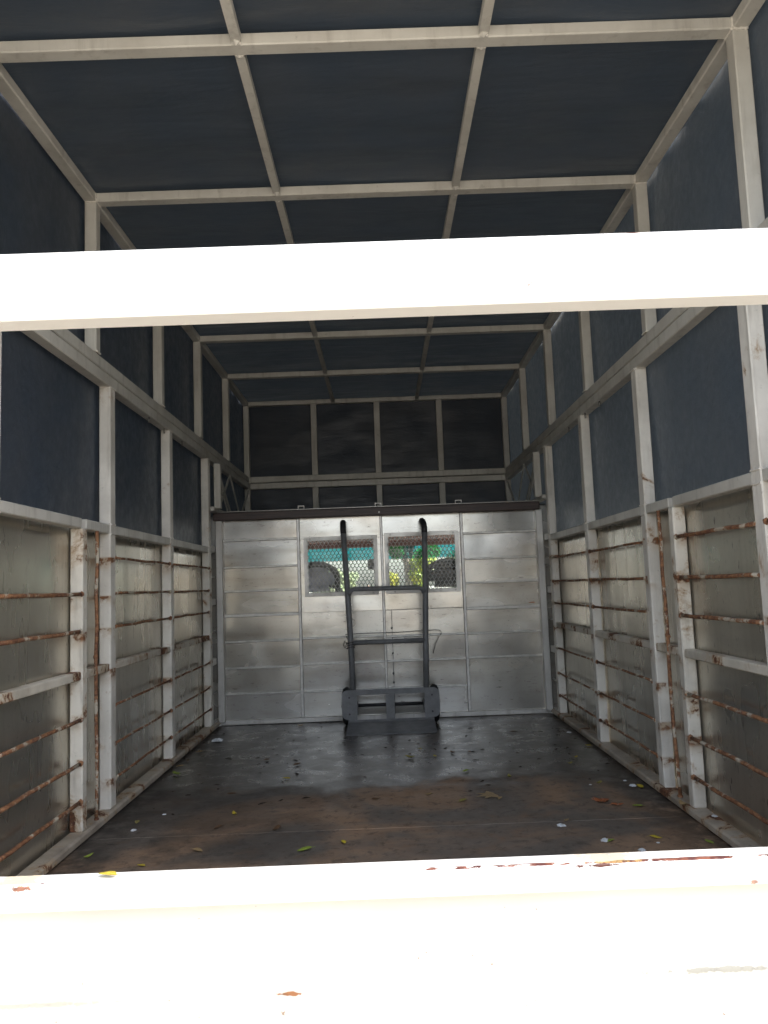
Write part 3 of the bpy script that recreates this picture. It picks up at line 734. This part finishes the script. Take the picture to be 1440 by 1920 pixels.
put_leaf(.705, 2.575, .075, 'orange', 'orange lobed dry leaf on the right of the brown floor', MP, rz=.6)
put_leaf(.742, 2.542, .055, 'orange', 'torn half of an orange lobed leaf beside the whole one', MP, rz=2.4)
put_leaf(.36, 2.715, .12, 'tan', 'wide flattened tan leaf stuck to the middle of the brown floor', MP, rz=1.9).scale.z = .01
put_leaf(.903, 2.405, .045, 'tan', 'curled tan leaf resting on the right sill between two posts', z=.030)
put_leaf(-.350, .986, .026, 'yellow', 'crumpled bright yellow leaf on top of the white tailgate rail', z=.387, group='leaves on the tailgate rail', rz=1.3)
put_leaf(.84, WY-.012, .040, 'orange', 'reddish brown leaf caught on the bulkhead trim near the right corner', z=.609, rz=1.57, group='leaves on the bulkhead')
def scrap(x, y, rad, label, z=0):
    bm = bmesh.new(); n = 16; c = bm.verts.new((0, 0, .25)); r1, r2 = [], []
    for i in range(n):
        a = 2*math.pi*i/n; q = 1 + (.13 if i % 2 else -.07) + random.uniform(-.06, .06)
        r1.append(bm.verts.new((.55*q*math.cos(a), .55*q*math.sin(a), .38+random.uniform(-.1, .1)))); r2.append(bm.verts.new((q*math.cos(a), q*math.sin(a), random.uniform(0, .15))))
    for i in range(n): bm.faces.new((c, r1[i-1], r1[i])); bm.faces.new((r1[i-1], r2[i-1], r2[i], r1[i]))
    me = bpy.data.meshes.new('scrap'); bm.to_mesh(me); bm.free(); me.materials.append(M_['scrap'])
    o = bpy.data.objects.new('white_scrap', me); C.objects.link(o); o.location = (x, y, z+.001); o.scale = (rad,)*3
    tag(o, label, 'scrap', 'white scraps on the truck floor')
for a in ((.516, 2.353, .013, 'round white crumpled scrap at the middle right of the brown floor'),
          (.605, 2.209, .013, 'large white crumpled scrap nearest the tailgate rail'),
          (.864, 2.759, .013, 'white crumpled scrap beside the curved yellow leaf at the right sill'),
          (.741, 2.175, .005, 'tiny white scrap in front of the yellow leaf near the tailgate rail'),
          (.878, 3.736, .012, 'white scrap by the right sill nearest the bulkhead'),
          (.723, 2.794, .005, 'tiny white speck left of the olive leaf on the right'),
          (.679, 2.123, .010, 'pale scrap half hidden by the tailgate rail'),
          (-.803, 2.469, .009, 'white scrap in front of the dull yellow leaf at the left'),
          (-.752, 2.629, .007, 'small pale scrap right of the left sill'),
          (.858, 2.830, .006, 'small white scrap behind the larger one at the right sill'),
          (-.842, 3.858, .028, 'large dull white crumpled scrap in the far left corner')): scrap(*a)
scrap(.950, 2.288, .009, 'small clear scrap lying on the right sill beside the gate post', .030)
# uncountable dark crumbs
bm = bmesh.new()
for i in range(120):
    x = random.uniform(-.85, .88); y = random.choice((random.gauss(3.6, .3), random.gauss(3.5, .35), random.uniform(2.7, 4.2)))
    if not 2.0 < y < 4.25: continue
    s_ = random.uniform(.002, .0065); a = random.uniform(0, 6.28); l_ = random.uniform(1, 3)
    p = [Vector((x + s_*(l_*cx*math.cos(a) - cy_*math.sin(a)), y + s_*(l_*cx*math.sin(a)+cy_*math.cos(a)), random.uniform(.0005, .002))) for cx, cy_ in ((-1, -.6), (1, -.8), (.7, .9), (-.8, .6))]
    vv = [bm.verts.new(q) for q in p]; top = bm.verts.new(sum(p, Vector())/4 + Vector((0, 0, s_*.5)))
    for j in range(4): bm.faces.new((vv[j], vv[(j+1) % 4], top))
M_['crumb'] = plain('dark_crumbs', (.035, .022, .015), .8)
tag(done('leaf_crumbs', bm, 'crumb', None), 'dark leaf crumbs and grit strewn over the wet truck floor', 'debris', kind='stuff')

# ================================================================== OUTSIDE
k = NT('pale_ground'); tc = k.n('TexCoord'); n = k.noise(tc.outputs['Object'], .35, 8, .6); n2 = k.noise(tc.outputs['Object'], 12, 8, .7)
col = k.mix(k.ramp(n, .35, .65), (.17, .158, .14), (.14, .13, .115)); col = k.mix(k.ramp(n2, .5, .7, 0, .5), col, (.10, .09, .075))
k.setc('Base Color', col); k.setc('Roughness', .9); k.bump(n2, .4, .02); M_['ground'] = k.m
bm = bmesh.new(); bmesh.ops.create_grid(bm, x_segments=8, y_segments=8, size=600)
me = bpy.data.meshes.new('ground'); bm.to_mesh(me); bm.free(); g = link('ground', me, 'ground', None, (0, 0, -.8)); g['kind'] = 'structure'
M_['bark'] = plain('bark', (.14, .11, .08), .9, 0, 8, .4, .8)
for nm, c1, c2 in (('leaf_near', (.24, .32, .04), (.45, .42, .04)), ('leaf_far', (.20, .25, .13), (.30, .32, .18))):
    k = NT(nm); oi = k.n('TexCoord'); n = k.noise(oi.outputs['Object'], 1.3, 4)
    k.setc('Base Color', k.mix(k.ramp(n, .35, .65), c1, c2)); k.setc('Roughness', .6)
    tr = k.n('BsdfTranslucent'); k.l(k.b.inputs['Base Color'].links[0].from_socket, tr.inputs[0]); mx = k.n('MixShader'); mx.inputs[0].default_value = .4
    out = [q for q in k.t.nodes if q.type == 'OUTPUT_MATERIAL'][0]; k.l(k.b.outputs[0], mx.inputs[1]); k.l(tr.outputs[0], mx.inputs[2]); k.l(mx.outputs[0], out.inputs[0]); M_[nm] = k.m
def tree(x, y, h, cr, label, mat, nleaf, leafsz, seed, low=.25):
    rnd = random.Random(seed); t = empty('tree', (x, y, -.8), label, 'tree', 'trees ahead of the truck')
    bm = bmesh.new(); tr = .012*h + .03
    top = Vector((x + rnd.uniform(-.3, .3), y, -.8 + h*.6))
    bm_tube(bm, [(x, y, -.85), (x+.03, y, -.8+h*.2), (x-.04, y, -.8+h*.4), top], [tr*1.3, tr, tr*.8, tr*.5], 10)
    ends = []
    for i in range(8):
        a = rnd.uniform(0, 6.28); s0 = Vector((x, y, -.8 + h*rnd.uniform(.28, .55))); e_ = s0 + Vector((math.cos(a)*cr*.7, math.sin(a)*cr*.7, h*rnd.uniform(.05, .3)))
        bm_tube(bm, [s0, (s0+e_)/2 + Vector((0, 0, .2)), e_], [tr*.5, tr*.3, tr*.1], 6); ends.append(e_)
    done('trunk', bm, 'bark', t)
    bm = bmesh.new(); cl = []
    for i in range(26):
        a = rnd.uniform(0, 6.28); rr = cr*math.sqrt(rnd.random()); z = -.8 + h*(low + (1-low)*rnd.random()*(1-.35*rr/cr)); cl.append((Vector((x+rr*math.cos(a), y+rr*math.sin(a), z)), rnd.uniform(.18, .34)*cr))
    for i in range(nleaf):
        c, q = cl[i % 26]; d = Vector((rnd.gauss(0, 1), rnd.gauss(0, 1), rnd.gauss(0, .8))); p = c + d.normalized()*q*rnd.random()**.4
        ax = Vector((rnd.gauss(0, 1), rnd.gauss(0, 1), rnd.gauss(0, 1))).normalized(); b_ = ax.orthogonal().normalized()
        l_ = leafsz*rnd.uniform(.6, 1.3)
        bm.faces.new([bm.verts.new(p+o_) for o_ in (-ax*l_, b_*l_*.45, ax*l_, -b_*l_*.45)])
    me = bpy.data.meshes.new('crown'); bm.to_mesh(me); bm.free(); link('crown', me, mat, t, (0, 0, 0))
tree(.62, 17.5, 5.5, .75, 'yellow-green leafy tree seen through the right mesh window', 'leaf_near', 26000, .06, 4, .20)
tree(-3.6, 62, 3.0, 1.3, 'pale distant tree beside the red-topped figure', 'leaf_far', 5000, .16, 9, .25)
tree(-7.6, 85, 4.6, 2.6, 'distant round tree at the left of the left mesh window', 'leaf_far', 5000, .2, 10, .25)
tree(-5.0, 95, 3.8, 1.8, 'small distant tree between two larger ones', 'leaf_far', 4000, .2, 12, .25)
tree(7.5, 60, 5, 2.6, 'distant tree to the right of the yellow-green one', 'leaf_far', 6000, .2, 13, .2)
# a person far off in a red top
bm = bmesh.new(); px, py = -1.12, 60.0
J = {'pel': (0, 0, .92, .15), 'ch': (0, 0, 1.28, .17), 'nk': (0, 0, 1.46, .06), 'hd': (0, 0, 1.58, .10), 'tp': (0, 0, 1.70, .07)}
for s, n in ((-1, 'l'), (1, 'r')):
    J['h'+n] = (s*.09, 0, .86, .085); J['k'+n] = (s*.12, -.04+.10*(s > 0), .48, .06); J['f'+n] = (s*.13, .12*(s > 0), .06, .045); J['t'+n] = (s*.14, -.14+.12*(s > 0), .03, .035)
    J['s'+n] = (s*.18, 0, 1.38, .06); J['e'+n] = (s*.25, -.03, 1.12, .045); J['w'+n] = (s*.24, -.15, .92, .035)
names = list(J); vs = [bm.verts.new((px+J[q][0], py+J[q][1], -.8+J[q][2])) for q in names]
E_ = [('pel', 'ch'), ('ch', 'nk'), ('nk', 'hd'), ('hd', 'tp')]
for n in 'lr': E_ += [('pel', 'h'+n), ('h'+n, 'k'+n), ('k'+n, 'f'+n), ('f'+n, 't'+n), ('ch', 's'+n), ('s'+n, 'e'+n), ('e'+n, 'w'+n)]
for a, b_ in E_: bm.edges.new((vs[names.index(a)], vs[names.index(b_)]))
me = bpy.data.meshes.new('person'); bm.to_mesh(me); bm.free()
k = NT('clothed_figure'); tc = k.n('TexCoord'); sp = k.n('SeparateXYZ'); k.l(tc.outputs['Object'], sp.inputs[0])
z1_ = k.mul(sp.outputs['Z'], .14, 'GREATER_THAN'); z2_ = k.mul(sp.outputs['Z'], .66, 'GREATER_THAN'); z3_ = k.mul(sp.outputs['Z'], .84, 'GREATER_THAN')
k.setc('Base Color', k.mix(z3_, k.mix(z2_, k.mix(z1_, (.05, .05, .07), (.50, .03, .03)), (.35, .2, .13)), (.02, .015, .01))); M_['person'] = k.m
for v in me.vertices: v.co -= Vector((px, py, 0))
po = link('person', me, 'person', None, (px, py, 0)); tag(po, 'far-off standing person in a red top and dark trousers on the pale ground', 'person')
md = po.modifiers.new('skin', 'SKIN')
for i, q in enumerate(names): me.skin_vertices[0].data[i].radius = (J[q][3], J[q][3]*.8)
me.skin_vertices[0].data[0].use_root = True
po.modifiers.new('sub', 'SUBSURF').levels = 1
